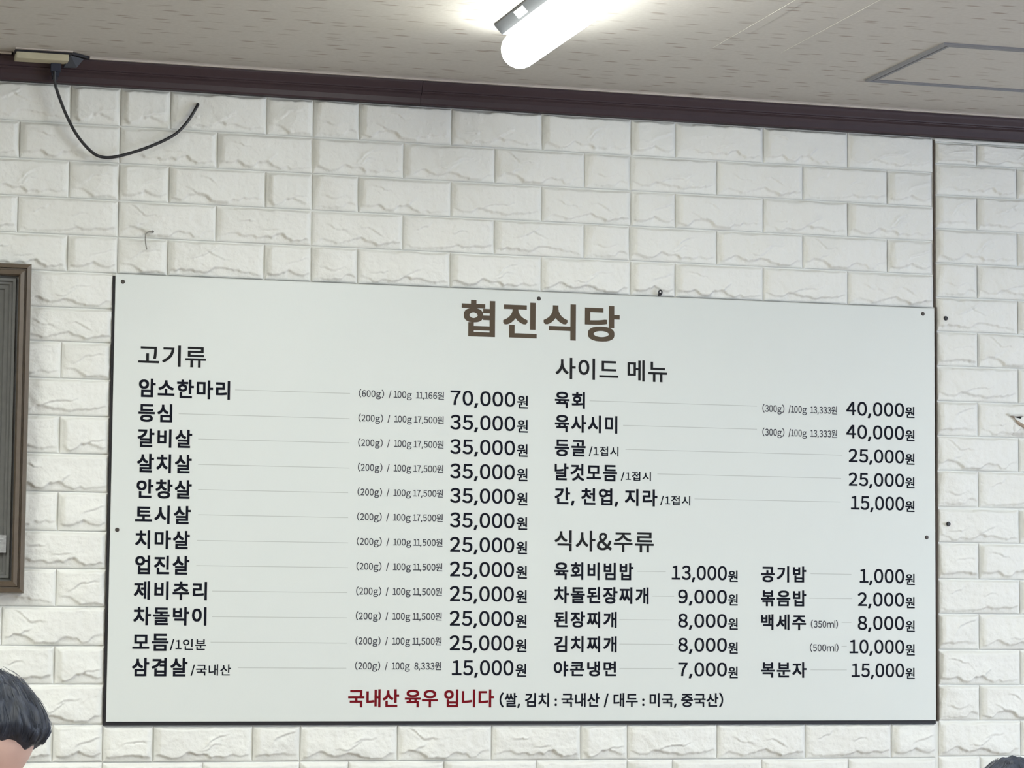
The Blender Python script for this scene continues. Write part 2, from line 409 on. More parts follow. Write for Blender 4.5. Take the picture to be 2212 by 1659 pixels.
# torn patch in the foam at the right edge of the picture
bm = bmesh.new()
ring = [(1.990, .6668), (1.998, .6672), (2.012, .6688), (2.03, .669), (2.045, .665), (2.035, .6575), (2.015, .6610), (2.0, .6640)]
cpt = bm.verts.new((2.018, YB - 0.0150, 0.6650))
vs = [bm.verts.new((x, YB - 0.0146 - 0.0004 * ((i * 7) % 3), z)) for i, (x, z) in enumerate(ring)]
for i in range(len(vs)): bm.faces.new((cpt, vs[i], vs[(i + 1) % len(vs)]))
obj('torn_hole', bm, M_hole, wall)
def flap(name, line, width, M, amp=0.004, seed=1):
    rs = random.Random(seed); bm = bmesh.new(); A = []; 
    for i, (x, z, dx, dz) in enumerate(line):
        row = []
        for k in range(6):
            t = k / 5; y = YB - 0.0145 - amp * math.sin(math.pi * t * 0.9) * (1 + 0.4 * rs.random())
            row.append(bm.verts.new((x + dx * t * width, y, z + dz * t * width)))
        A.append(row)
    for a, b in zip(A, A[1:]):
        for k in range(5): bm.faces.new((a[k], a[k + 1], b[k + 1], b[k]))
    return obj(name, bm, M, wall, smooth=True)
flap('torn_paper', [(1.980, .668, .9, -.1), (1.986, .6655, .6, -.7), (1.996, .660, .3, -1), (2.006, .655, .2, -1), (2.016, .650, .2, -1), (2.03, .645, .2, -1.1), (2.045, .64, .2, -1.1)], 0.011, M_torn, 0.005, 3)
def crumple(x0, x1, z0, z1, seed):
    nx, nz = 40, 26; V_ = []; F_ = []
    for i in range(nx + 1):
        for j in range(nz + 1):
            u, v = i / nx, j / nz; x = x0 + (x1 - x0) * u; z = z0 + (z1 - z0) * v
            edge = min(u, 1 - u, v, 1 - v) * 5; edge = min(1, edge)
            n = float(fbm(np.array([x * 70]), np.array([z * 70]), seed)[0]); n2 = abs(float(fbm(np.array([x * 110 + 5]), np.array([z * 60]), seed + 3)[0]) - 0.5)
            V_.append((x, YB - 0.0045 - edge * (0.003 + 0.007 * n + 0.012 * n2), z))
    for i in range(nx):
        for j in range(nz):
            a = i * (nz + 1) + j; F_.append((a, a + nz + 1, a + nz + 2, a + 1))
    me = bpy.data.meshes.new('shaded_crumpled_foam'); me.from_pydata(V_, [], F_)
    return obj('shaded_crumpled_foam', me, M_shaded_foam, wall, smooth=True)
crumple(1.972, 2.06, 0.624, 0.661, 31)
flap('torn_paper', [(1.976, .6685, .3, 1), (1.99, .6665, .2, 1), (2.005, .668, 0, 1), (2.02, .667, 0, 1), (2.045, .667, 0, 1)], 0.005, M_brick, 0.005, 5)

# ------------------------------------------------------------------ menu board
board = thing('menu_board', 'large white restaurant menu board with black Korean lettering and a brown title', 'menu board', (0, 0, Z0))
obj('sign_panel', box(0.0, 1.8, 0.0, 0.004, 0.0, 0.9, 0.0006), M_board, board)
o = obj('gap_backing', box(-0.0045, 1.8015, 0.004, YB, -0.0075, 0.897), M_black, board); o['label'] = 'black slab standing in for the dark gap along the left and lower edges'  # black slab paints the shaded gap behind the board's edges
# (style, text, x0, x1, z_bottom, z_top, 1 if the height is that of the digits) in metres on the board
TEXTS = [
    ('title', '협진식당', 0.7246, 1.0723, 0.7997, 0.8773, 0),
    ('heading', '고기류', 0.0495, 0.1872, 0.7157, 0.7591, 0),
    ('heading', '사이드 메뉴', 0.9307, 1.1794, 0.7175, 0.7629, 0),
    ('heading', '식사&주류', 0.9315, 1.1509, 0.3543, 0.3982, 0),
    ('item', '암소한마리', 0.0518, 0.2379, 0.6515, 0.6901, 0),
    ('item', '등심', 0.0519, 0.1204, 0.6018, 0.6393, 0),
    ('item', '갈비살', 0.0511, 0.162, 0.5507, 0.5882, 0),
    ('item', '살치살', 0.0512, 0.162, 0.4991, 0.5375, 0),
    ('item', '안창살', 0.0513, 0.163, 0.4476, 0.486, 0),
    ('item', '토시살', 0.0496, 0.1621, 0.3962, 0.4335, 0),
    ('item', '치마살', 0.0506, 0.1611, 0.3458, 0.3831, 0),
    ('item', '업진살', 0.0517, 0.1612, 0.2945, 0.3327, 0),
    ('item', '제비추리', 0.0499, 0.198, 0.2436, 0.2808, 0),
    ('item', '차돌박이', 0.0501, 0.198, 0.1924, 0.2296, 0),
    ('item', '모듬', 0.0493, 0.122, 0.1412, 0.1754, 0),
    ('item', '삼겹살', 0.0494, 0.1613, 0.0904, 0.1274, 0),
    ('suffix', '/1인분', 0.1249, 0.1981, 0.1425, 0.1657, 0),
    ('suffix', '/국내산', 0.168, 0.25, 0.0916, 0.1148, 0),
    ('price', '70,000', 0.7023, 0.8429, 0.6549, 0.686, 1),
    ('won', '원', 0.847, 0.8708, 0.6524, 0.6794, 0),
    ('gram', '(600g)  / 100g  11,166원', 0.5068, 0.6884, 0.6664, 0.6805, 1),
    ('price', '35,000', 0.7027, 0.843, 0.6039, 0.635, 1),
    ('won', '원', 0.8471, 0.8709, 0.6014, 0.6284, 0),
    ('gram', '(200g)  /  100g 17,500원', 0.5068, 0.6884, 0.6154, 0.6295, 1),
    ('price', '35,000', 0.7031, 0.8431, 0.5529, 0.5841, 1),
    ('won', '원', 0.8473, 0.871, 0.5504, 0.5774, 0),
    ('gram', '(200g)  /  100g 17,500원', 0.5068, 0.6885, 0.5644, 0.5786, 1),
    ('price', '35,000', 0.7035, 0.8432, 0.5019, 0.5332, 1),
    ('won', '원', 0.8474, 0.8711, 0.4994, 0.5264, 0),
    ('gram', '(200g)  /  100g 17,500원', 0.5068, 0.6885, 0.5134, 0.5277, 1),
    ('price', '35,000', 0.7039, 0.8433, 0.451, 0.4822, 1),
    ('won', '원', 0.8475, 0.8713, 0.4485, 0.4755, 0),
    ('gram', '(200g)  /  100g 17,500원', 0.5068, 0.6885, 0.4625, 0.4767, 1),
    ('price', '35,000', 0.7043, 0.8434, 0.4, 0.4313, 1),
    ('won', '원', 0.8477, 0.8714, 0.3975, 0.4245, 0),
    ('gram', '(200g)  /  100g 17,500원', 0.5068, 0.6886, 0.4115, 0.4258, 1),
    ('price', '25,000', 0.7047, 0.8435, 0.349, 0.3803, 1),
    ('won', '원', 0.8478, 0.8715, 0.3465, 0.3735, 0),
    ('gram', '(200g)  /  100g 11,500원', 0.5068, 0.6886, 0.3605, 0.3748, 1),
    ('price', '25,000', 0.7051, 0.8436, 0.298, 0.3294, 1),
    ('won', '원', 0.848, 0.8716, 0.2955, 0.3225, 0),
    ('gram', '(200g)  /  100g 11,500원', 0.5068, 0.6887, 0.3095, 0.3239, 1),
    ('price', '25,000', 0.7054, 0.8437, 0.247, 0.2785, 1),
    ('won', '원', 0.8481, 0.8718, 0.2445, 0.2715, 0),
    ('gram', '(200g)  /  100g 11,500원', 0.5068, 0.6887, 0.2585, 0.273, 1),
    ('price', '25,000', 0.7058, 0.8438, 0.1961, 0.2275, 1),
    ('won', '원', 0.8483, 0.8719, 0.1936, 0.2206, 0),
    ('gram', '(200g)  /  100g 11,500원', 0.5068, 0.6887, 0.2076, 0.222, 1),
    ('price', '25,000', 0.7062, 0.8439, 0.1451, 0.1766, 1),
    ('won', '원', 0.8484, 0.872, 0.1426, 0.1696, 0),
    ('gram', '(200g)  /  100g 11,500원', 0.5068, 0.6888, 0.1566, 0.1711, 1),
    ('price', '15,000', 0.7115, 0.844, 0.0941, 0.1257, 1),
    ('won', '원', 0.8486, 0.8721, 0.0916, 0.1186, 0),
    ('gram', '(200g)  /  100g  8,333원', 0.5068, 0.6888, 0.1056, 0.1202, 1),
    ('item', '육회', 0.9297, 0.9961, 0.6557, 0.691, 0),
    ('item', '육사시미', 0.9301, 1.0684, 0.6047, 0.642, 0),
    ('item', '등골', 0.9305, 0.9983, 0.5539, 0.5891, 0),
    ('item', '날것모듬', 0.9304, 1.0685, 0.5029, 0.5391, 0),
    ('item', '간, 천엽, 지라', 0.9308, 1.1587, 0.4501, 0.4883, 0),
    ('suffix', '/1접시', 1.0055, 1.0713, 0.5557, 0.5773, 0),
    ('suffix', '/1접시', 1.0768, 1.144, 0.5054, 0.525, 0),
    ('suffix', '/1접시', 1.165, 1.2327, 0.4551, 0.4758, 0),
    ('price', '40,000', 1.5911, 1.7273, 0.6589, 0.6893, 1),
    ('won', '원', 1.73, 1.752, 0.6573, 0.6818, 0),
    ('price', '40,000', 1.591, 1.7271, 0.6084, 0.6387, 1),
    ('won', '원', 1.7298, 1.7518, 0.6065, 0.631, 0),
    ('price', '25,000', 1.5963, 1.727, 0.5569, 0.5862, 1),
    ('won', '원', 1.7296, 1.7516, 0.5548, 0.5793, 0),
    ('price', '25,000', 1.5962, 1.7268, 0.5055, 0.5347, 1),
    ('won', '원', 1.7294, 1.7514, 0.5032, 0.5277, 0),
    ('price', '15,000', 1.6015, 1.7266, 0.4541, 0.4844, 1),
    ('won', '원', 1.7293, 1.7512, 0.4516, 0.4761, 0),
    ('gram', '(300g)  /100g  13,333원', 1.3967, 1.5694, 0.6609, 0.676, 1),
    ('gram', '(300g)  /100g  13,333원', 1.3968, 1.5694, 0.6097, 0.6248, 1),
    ('item', '육회비빔밥', 0.931, 1.1057, 0.2946, 0.3315, 0),
    ('item', '차돌된장찌개', 0.9314, 1.14, 0.2452, 0.2802, 0),
    ('item', '된장찌개', 0.9318, 1.0693, 0.1944, 0.2283, 0),
    ('item', '김치찌개', 0.9322, 1.0696, 0.1431, 0.177, 0),
    ('item', '야콘냉면', 0.9316, 1.0689, 0.0928, 0.1247, 0),
    ('item', '공기밥', 1.3939, 1.4976, 0.2948, 0.3296, 0),
    ('item', '볶음밥', 1.394, 1.4976, 0.2433, 0.278, 0),
    ('item', '백세주', 1.3941, 1.4971, 0.1928, 0.2265, 0),
    ('item', '복분자', 1.3942, 1.4981, 0.0911, 0.1246, 0),
    ('price', '13,000', 1.1916, 1.3159, 0.2974, 0.3279, 1),
    ('won', '원', 1.3191, 1.3407, 0.2944, 0.3189, 0),
    ('price', '9,000', 1.2063, 1.316, 0.2474, 0.2769, 1),
    ('won', '원', 1.3192, 1.3408, 0.2441, 0.2686, 0),
    ('price', '8,000', 1.2065, 1.3161, 0.1964, 0.2258, 1),
    ('won', '원', 1.3193, 1.3409, 0.1929, 0.2174, 0),
    ('price', '8,000', 1.2067, 1.3163, 0.1454, 0.1748, 1),
    ('won', '원', 1.3194, 1.341, 0.1418, 0.1663, 0),
    ('price', '7,000', 1.2069, 1.3164, 0.0935, 0.1229, 1),
    ('won', '원', 1.3196, 1.3411, 0.0897, 0.1142, 0),
    ('price', '1,000', 1.6217, 1.726, 0.2956, 0.3267, 1),
    ('won', '원', 1.7292, 1.7511, 0.2924, 0.3169, 0),
    ('price', '2,000', 1.6173, 1.7258, 0.2455, 0.2755, 1),
    ('won', '원', 1.729, 1.7508, 0.2421, 0.2666, 0),
    ('price', '8,000', 1.6172, 1.7256, 0.1945, 0.2245, 1),
    ('won', '원', 1.7288, 1.7506, 0.191, 0.2155, 0),
    ('price', '10,000', 1.5977, 1.7254, 0.1435, 0.1734, 1),
    ('won', '원', 1.7286, 1.7504, 0.1399, 0.1644, 0),
    ('price', '15,000', 1.6025, 1.7252, 0.0927, 0.1226, 1),
    ('won', '원', 1.7284, 1.7502, 0.0889, 0.1134, 0),
    ('gram', '(350ml)', 1.5083, 1.5709, 0.1985, 0.2134, 1),
    ('gram', '(500ml)', 1.5061, 1.5719, 0.1478, 0.1627, 1),
    ('notice', '국내산 육우 입니다', 0.4931, 0.8026, 0.0283, 0.0653, 0),
    ('footnote', '(쌀, 김치 : 국내산 / 대두 : 미국, 중국산)', 0.8146, 1.3082, 0.0272, 0.0591, 0),
]
LEADERS = [
    (0.2485, 0.4881, 0.6725),
    (0.1336, 0.4878, 0.6203),
    (0.1743, 0.4885, 0.5701),
    (0.1752, 0.4893, 0.5184),
    (0.1762, 0.4871, 0.4673),
    (0.1772, 0.4878, 0.4163),
    (0.1753, 0.4885, 0.3643),
    (0.1753, 0.4893, 0.3134),
    (0.2084, 0.4881, 0.2623),
    (0.2093, 0.4888, 0.2106),
    (0.2074, 0.4895, 0.1594),
    (0.2641, 0.4883, 0.108),
    (1.0064, 1.384, 0.6729),
    (1.0813, 1.384, 0.6229),
    (1.0868, 1.5812, 0.5719),
    (1.1585, 1.5789, 0.5215),
    (1.2421, 1.5778, 0.4701),
    (1.114, 1.1781, 0.3142),
    (1.1473, 1.197, 0.2622),
    (1.0754, 1.193, 0.212),
    (1.0757, 1.1964, 0.1608),
    (1.076, 1.1966, 0.1097),
    (1.5078, 1.6023, 0.3141),
    (1.5046, 1.6044, 0.2618),
    (1.5795, 1.6021, 0.2103),
    (1.5794, 1.5913, 0.159),
    (1.5077, 1.5912, 0.1082),
]
cu = bpy.data.curves.new('t', 'FONT'); cu.resolution_u = 5
to = bpy.data.objects.new('t', cu); COL.objects.link(to)
_gc = {}
def glyph(ch):
    """outline of one character, digits and signs taken from the same face as the Korean letters"""
    if ch not in _gc:
        cu.body = chr(ord(ch) + 0xFEE0) if ch in '0123456789gm()&' else ch
        bpy.context.view_layer.update()
        me = bpy.data.meshes.new_from_object(to.evaluated_get(bpy.context.evaluated_depsgraph_get()))
        a = np.empty(len(me.vertices) * 3); me.vertices.foreach_get('co', a); a = a.reshape(-1, 3)[:, :2]
        f = [tuple(p.vertices) for p in me.polygons]; bpy.data.meshes.remove(me)
        if ch == ',':
            a = np.array([(0.03, 0.10), (0.125, 0.10), (0.045, -0.13), (-0.03, -0.13)]); f = [(0, 1, 2, 3)]
        if ch == '/': a = np.array([(0.0, -0.10), (0.07, -0.10), (0.30, 0.80), (0.23, 0.80)]); f = [(0, 1, 2, 3)]
        if ch == 'l': a = np.array([(0.03, 0.0), (0.10, 0.0), (0.10, 0.78), (0.03, 0.78)]); f = [(0, 1, 2, 3)]
        _gc[ch] = (a, f)
    return _gc[ch]
_cache = {}
def glyphs(s, off, sp):
    key = (s, off, sp)
    if key in _cache: return _cache[key]
    x = 0.0; V_, F_ = [], []; n = 0; dw = 0.45 / float(np.ptp(glyph('0')[0][:, 0]))
    for ch in s:
        if ch == ' ': x += 0.26 * sp; continue
        a, f = glyph(ch)
        if ch in '0123456789': a = a * np.array([dw, 1.0])
        lo, hi = a[:, 0].min(), a[:, 0].max()
        if ch in '0123456789': adv = 0.56 if ch != '1' or sp > 0.95 else 0.40; dx = x + (adv - (hi - lo)) / 2 - lo + (0.02 if ch == '1' else 0)
        elif ord(ch) > 0x1100: adv = 0.93 * sp; dx = x + (adv - 0.92) / 2
        elif ch == ',': adv = 0.24; dx = x + 0.05
        else: adv = hi - lo + 0.10; dx = x + 0.05 - lo
        x += adv
        # heavier strokes: the outline laid down again around itself
        sh = [(0, 0)] + ([(off * i, off * j) for i in (-0.9, 0, 0.9) for j in (-0.9, 0, 0.9) if i or j] if off > 0 else [])
        for ks, (sx, sy) in enumerate(sh):
            V_.append(np.c_[a + np.array([dx + sx, sy]), np.full(len(a), ks * 1.5e-5)]); F_ += [tuple(i + n for i in ff) for ff in f]; n += len(a)
    _cache[key] = (np.concatenate(V_), F_); return _cache[key]
STYLE = {'title': (0.027, M_title, 'title_lettering', 1.04), 'heading': (0.016, M_heading, 'heading_lettering', 1.03), 'item': (0.027, M_text, 'item_lettering', 1.07),
         'suffix': (0.014, M_text, 'serving_lettering', 1.03), 'price': (0.016, M_text, 'price_lettering', 1.0), 'won': (0.020, M_text, 'currency_lettering', 1.0),
         'gram': (0.012, M_gram, 'weight_lettering', 0.92), 'notice': (0.027, M_red, 'notice_lettering', 1.0), 'footnote': (0.023, M_text, 'footnote_lettering', 1.0)}
for kind, s, x0, x1, zb, zt, ref in TEXTS:
    off, M, nm, sp = STYLE[kind]
    co, fc = glyphs(s, off, sp)
    rc = glyphs('0', off, 1.0)[0] if ref else co
    cx0, cx1 = co[:, 0].min(), co[:, 0].max(); r0, r1 = rc[:, 1].min(), rc[:, 1].max()
    out = np.zeros((len(co), 3))
    out[:, 0] = x0 + (co[:, 0] - cx0) * (x1 - x0) / (cx1 - cx0)
    out[:, 1] = -0.0003 - co[:, 2]
    out[:, 2] = zb + (co[:, 1] - r0) * (zt - zb) / (r1 - r0)
    me = bpy.data.meshes.new(nm); me.from_pydata(out.tolist(), [], fc); me.update()
    me.materials.clear(); me.materials.append(M)
    o = obj(nm, me, None, board)
    if kind in ('title', 'notice'): o['label'] = {'title': 'brown title lettering', 'notice': 'dark red notice lettering'}[kind]
bpy.data.objects.remove(to)
for x0, x1, z in LEADERS:
    obj('leader_line', box(x0, x1, -0.0003, 0.0, z - 0.0007, z + 0.0007), M_line, board)
def disc(x, y, z, r, d=0.002, seg=14, M=M_screw, name='screw', parent=None, label=None):
    bm = bmesh.new()
    bmesh.ops.create_cone(bm, cap_ends=True, segments=seg, radius1=r, radius2=r * 0.7, depth=d, matrix=Matrix.Translation((x, y - d / 2, z)) @ Matrix.Rotation(math.radians(90), 4, 'X'))
    bx(bm, x - r * 0.6, x + r * 0.6, y - d - 0.0003, y - d + 0.0002, z - r * 0.12, z + r * 0.12)
    return obj(name, bm, M, parent)
for x, z in ((0.015, 0.885), (0.893, 0.886), (1.773, 0.888), (0.014, 0.383), (1.78, 0.397)):
    disc(x, 0.0, z, 0.0044, parent=board)

# black screws in the bricks right of the board, black hook on the board's upper edge, wire hook
for i, (x, z, lb) in enumerate(((1.827, 0.880, 'black screw in the white bricks beside the upper right corner of the board'), (1.831, 0.427, 'black screw in the white bricks beside the middle of the right board edge'))):
    t = thing('wall_screw', lb, 'screw', (x, YB - 0.0130, z + Z0), group='screws in the bricks right of the board')
    disc(0, 0, 0, 0.0052, 0.004, M=M_cable, name='screw_head', parent=t)
    obj('shank', tube([(0, 0, 0), (0, 0.011, 0)], 0.0018, 8), M_screw, t)
t = thing('screw_eye', 'small black screw eye standing above the top edge of the menu board', 'hook', (1.162, YB - 0.0125, 0.9055 + Z0))
obj('ring', tube([(0.0035 * math.cos(a), -0.004, 0.0045 + 0.0045 * math.sin(a)) for a in [k * math.pi / 6 for k in range(13)]], 0.0016, 8, cap=False), M_cable, t)
obj('stem', tube([(0, -0.004, 0.0005), (0, 0.004, 0.0)], 0.0034, 8), M_cable, t)
hk = catmull([(0.0, 0.012, 0.0), (0.0, -0.008, 0.0), (-0.006, -0.010, -0.0005), (-0.0125, -0.011, -0.005), (-0.014, -0.011, -0.014), (-0.013, -0.011, -0.026), (-0.0105, -0.011, -0.038)], 5)
t = thing('wire_hook', 'small bent grey wire hook in the bricks above the board\'s left end', 'hook', (0.071, YB - 0.013, 0.989 + Z0))
obj('wire', tube(hk, 0.0014, 8), mat('grey_wire', (0.28, 0.27, 0.25), rough=0.5), t, smooth=True)
obj('wall_plug', tube([(0.004, 0.004, 0.0008), (0.0, -0.009, 0.0)], 0.0024, 8), M_screw, t)

# ------------------------------------------------------------------ framed picture at the left edge
FX1, FX0, FZ0, FZ1 = -0.1715, -0.96, 0.2535, 0.909
fr = thing('picture_frame', 'bronze brown stepped picture frame left of the menu board', 'picture frame', (0, 0, Z0))
steps = [(0.0, 0.030), (0.002, 0.034), (0.009, 0.036), (0.0095, 0.030), (0.0125, 0.030), (0.014, 0.034), (0.022, 0.036), (0.0245, 0.030)]
steps2 = [(0.0245, 0.020), (0.028, 0.019), (0.030, 0.026), (0.035, 0.026), (0.037, 0.021), (0.041, 0.021), (0.043, 0.017), (0.050, 0.016), (0.052, 0.012), (0.060, 0.011), (0.060, 0.005)]
def frame_side(st, k, ybase):
    """k: 0 right, 1 top, 2 left, 3 bottom; mitred"""
    bm = bmesh.new(); rows = []
    prof_ = [(st[0][0], 0.0)] + st + [(st[-1][0], 0.0)]
    for ins, ht in prof_:
        c = [(FX1 - ins, FZ0 + ins), (FX1 - ins, FZ1 - ins), (FX0 + ins, FZ1 - ins), (FX0 + ins, FZ0 + ins)]
        p, q = c[k], c[(k + 1) % 4]
        rows.append((bm.verts.new((p[0], ybase - ht, p[1])), bm.verts.new((q[0], ybase - ht, q[1]))))
    n = len(rows)
    for i in range(n):
        a, b = rows[i], rows[(i + 1) % n]; bm.faces.new((a[0], a[1], b[1], b[0]))
    bm.faces.new([r_[0] for r_ in rows]); bm.faces.new([r_[1] for r_ in rows][::-1])
    return bm
yb = YB - 0.012
for k in range(4):
    obj('outer_moulding', frame_side(steps, k, yb), M_frame, fr)
    obj('inner_moulding', frame_side(steps2, k, yb), M_frame2, fr)
ins = 0.058
obj('backing_board', box(FX0 + 0.02, FX1 - 0.02, yb - 0.004, yb, FZ0 + 0.02, FZ1 - 0.02), mat('grey_print_sheet', (0.22, 0.25, 0.26), rough=0.5, noise=0.2, nscale=6), fr)
M_fglass = mat('frame_glass', (0.9, 0.95, 0.95), rough=0.04, spec=0.6)
M_fglass.node_tree.nodes['Principled BSDF'].inputs['Transmission Weight'].default_value = 1.0
M_fglass.node_tree.nodes['Principled BSDF'].inputs['IOR'].default_value = 1.2
obj('glass', box(FX0 + ins, FX1 - ins, yb - 0.0085, yb - 0.0065, FZ0 + ins, FZ1 - ins), M_fglass, fr)
obj('hanging_plate', box(-0.6, -0.5, yb - 0.002, YB - 0.001, 0.84, 0.9), M_metal, fr)

# pale card tucked into the lower right corner of the frame
card = thing('paper_card', 'small translucent grey card tucked over the lower right corner of the picture frame', 'card', (0, 0, Z0))
obj('sheet', box(-0.262, -0.2085, yb - 0.0305, yb - 0.0295, 0.333, 0.368), mat('grey_card', (0.27, 0.27, 0.27), rough=0.5, noise=0.5, nscale=150), card)
bm = bmesh.new()
for i, (a, b) in enumerate(((-.258, -.238), (-.258, -.247), (-.258, -.240), (-.232, -.214), (-.230, -.218))):
    zz = 0.362 - 0.006 * (i % 3); bx(bm, a, b, yb - 0.0308, yb - 0.0305, zz - 0.0012, zz)
obj('small_print', bm, mat('card_print', (0.5, 0.5, 0.5)), card)

# ------------------------------------------------------------------ LED batten lamps
def lamp_mesh():
    prof_ = [(-0.045, 0.0), (-0.045, -0.004), (-0.030, -0.020), (0.030, -0.020), (0.045, -0.004), (0.045, 0.0)]
    bm = bmesh.new()
    a = [bm.verts.new((x, -0.015, z)) for x, z in prof_]; b = [bm.verts.new((x, -1.185, z)) for x, z in prof_]
    for i in range(6): bm.faces.new((a[i], a[(i + 1) % 6], b[(i + 1) % 6], b[i]))
    bm.faces.new(a); bm.faces.new(b[::-1])
    return bm
def tube_mesh():
    R = 0.036; n = 24; bm = bmesh.new(); rings = []; cz = -0.051
    st = []
    for k in range(1, 9):
        q = k / 8 * math.pi / 2; st.append((-0.036 + 0.036 * math.cos(q) + 0.0, R * math.sin(q)))
    ys = [(y, r_) for y, r_ in st] + [(-1.164 - (y + 0.036 - 0.036) - 0.0, r_) for y, r_ in []]
    ys = st + [(-1.164 - 0.036 * math.sin(k / 8 * math.pi / 2), R * math.cos(k / 8 * math.pi / 2)) for k in range(0, 8)]
    for y, r_ in ys:
        rings.append([bm.verts.new((r_ * math.cos(2 * math.pi * j / n), y, cz + r_ * math.sin(2 * math.pi * j / n))) for j in range(n)])
    p0 = bm.verts.new((0, 0.0, cz)); p1 = bm.verts.new((0, -1.2, cz))
    for j in range(n):
        bm.faces.new((p0, rings[0][j], rings[0][(j + 1) % n])); bm.faces.new((p1, rings[-1][(j + 1) % n], rings[-1][j]))
    for A, B in zip(rings, rings[1:]):
        for j in range(n): bm.faces.new((A[j], A[(j + 1) % n], B[(j + 1) % n], B[j]))
    return bm
def ceiling_lamp(x, y, label, first=None, sticker=False):
    t = thing('ceiling_lamp', label, 'lamp', (x, y, CZ + Z0))
    if first is None:
        obj('base_channel', lamp_mesh(), M_lampbase, t)
        d = obj('diffuser', tube_mesh(), M_tube, t, smooth=True); d['label'] = 'glowing white rounded diffuser'
        if sticker:
            bm = bmesh.new()
            q = [(-0.0443, -0.145, -0.0052), (-0.0443, -0.205, -0.0052), (-0.0335, -0.205, -0.0168), (-0.0335, -0.145, -0.0168)]
            for dd in (0.0, ):
                vs = [bm.verts.new((a - 0.0006, b, c - 0.0006)) for a, b, c in q]; vb = [bm.verts.new((a, b, c)) for a, b, c in q]
                bm.faces.new(vs)
                for i in range(4): bm.faces.new((vs[i], vs[(i + 1) % 4], vb[(i + 1) % 4], vb[i]))
            obj('sticker', bm, M_sticker, t)
    else:
        for ch in first.children:
            if ch.name.startswith('sticker'): continue
            c = ch.copy(); COL.objects.link(c); c.parent = t
    return t
lamp0 = ceiling_lamp(0.676, -0.566, 'bright white tube lamp on the ceiling above the menu board', sticker=True)
M_panel = mat('glowing_panel', (0.9, 0.9, 0.9), rough=0.5, emit=TUBE_COLOR, estr=PANEL_STRENGTH)
pan0 = None
for x, y, lb in ADDED_LAMPS:
    t = thing('added_panel_lamp', lb, 'lamp', (x, y, CZ + Z0))
    if pan0 is None:
        pan0 = t; bm = bmesh.new()
        for q in ((-0.16, 0.16, -0.62, -0.60), (-0.16, 0.16, 0.60, 0.62), (-0.16, -0.14, -0.60, 0.60), (0.14, 0.16, -0.60, 0.60)): bx(bm, *q, -0.03, 0.0)
        obj('housing', bm, M_metal, t); obj('diffuser_plate', box(-0.14, 0.14, -0.60, 0.60, -0.026, -0.022), M_panel, t)
    else:
        for ch in pan0.children:
            c = ch.copy(); COL.objects.link(c); c.parent = t

# ------------------------------------------------------------------ ceiling access hatch
hx0, hx1, hy0, hy1 = 1.508, 2.06, -0.690, -0.300
ht = thing('ceiling_hatch', 'square access hatch with grey metal rim in the ceiling at the right', 'hatch', (0, 0, CZ + Z0))
wr = 0.020
def rim(k):
    bm = bmesh.new()
    pr = [(0, 0.0), (0.0, -0.003), (0.003, -0.005), (0.008, -0.005), (0.0095, -0.0015), (0.0125, -0.0015), (0.014, -0.004), (wr, -0.004), (wr, 0.0)]
    rows = []
    for i_, z in pr:
        c = [(hx0 + i_, hy0 + i_), (hx1 - i_, hy0 + i_), (hx1 - i_, hy1 - i_), (hx0 + i_, hy1 - i_)]
        p, q = c[k], c[(k + 1) % 4]; rows.append((bm.verts.new((p[0], p[1], z)), bm.verts.new((q[0], q[1], z))))
    for i in range(len(rows)):
        a, b = rows[i], rows[(i + 1) % len(rows)]; bm.faces.new((a[0], a[1], b[1], b[0]))
    bm.faces.new([r_[0] for r_ in rows]); bm.faces.new([r_[1] for r_ in rows][::-1])
    return bm
for k in range(4): obj('rim', rim(k), M_rim, ht)
obj('door_panel', box(hx0 + wr, hx1 - wr, hy0 + wr, hy1 - wr, -0.002, -0.0002), M_ceil, ht)

# ------------------------------------------------------------------ junction block, tape and hanging cable, top left
jb = thing('junction_block', 'aged cream plastic block lodged between ceiling and moulding at upper left', 'junction box', (0, 0, Z0))
obj('body', box(-0.216, -0.112, -0.075, -0.034, 1.3155, 1.3285, 0.002), M_cream, jb)
obj('recess', box(-0.2185, -0.106, -0.070, -0.034, 1.3290, 1.3335), M_black, jb)
obj('lip', box(-0.2185, -0.104, -0.078, -0.034, 1.3335, CZ, 0.0008), M_pale, jb)
bm = bmesh.new()
pts = [(-0.106, -0.070), (-0.066, -0.034), (-0.112, -0.034)]
a = [bm.verts.new((x, y, 1.3305)) for x, y in pts]; b = [bm.verts.new((x, y, 1.3350)) for x, y in pts]
bm.faces.new(a); bm.faces.new(b[::-1])
for i in range(3): bm.faces.new((a[i], a[(i + 1) % 3], b[(i + 1) % 3], b[i]))
obj('paper_flap', bm, M_black, jb)
bm = bmesh.new()
pts = [(-0.108, -0.066, 1.3290), (-0.078, -0.036, 1.3290), (-0.092, -0.036, 1.3105), (-0.118, -0.038, 1.3090)]
a = [bm.verts.new(p_) for p_ in pts]; b = [bm.verts.new((p_[0] - 0.002, p_[1] + 0.004, p_[2])) for p_ in pts]
bm.faces.new(a); bm.faces.new(b[::-1])
for i in range(4): bm.faces.new((a[i], a[(i + 1) % 4], b[(i + 1) % 4], b[i]))
obj('side_lug', bm, mat('slate_plastic', (0.05, 0.055, 0.07), rough=0.5), jb)
cb = thing('hanging_cable', 'black cable sagging in a loop from the ceiling block to the brick wall', 'cable', (0, 0, Z0))
def cy(t): return -0.030 + 0.02 * t
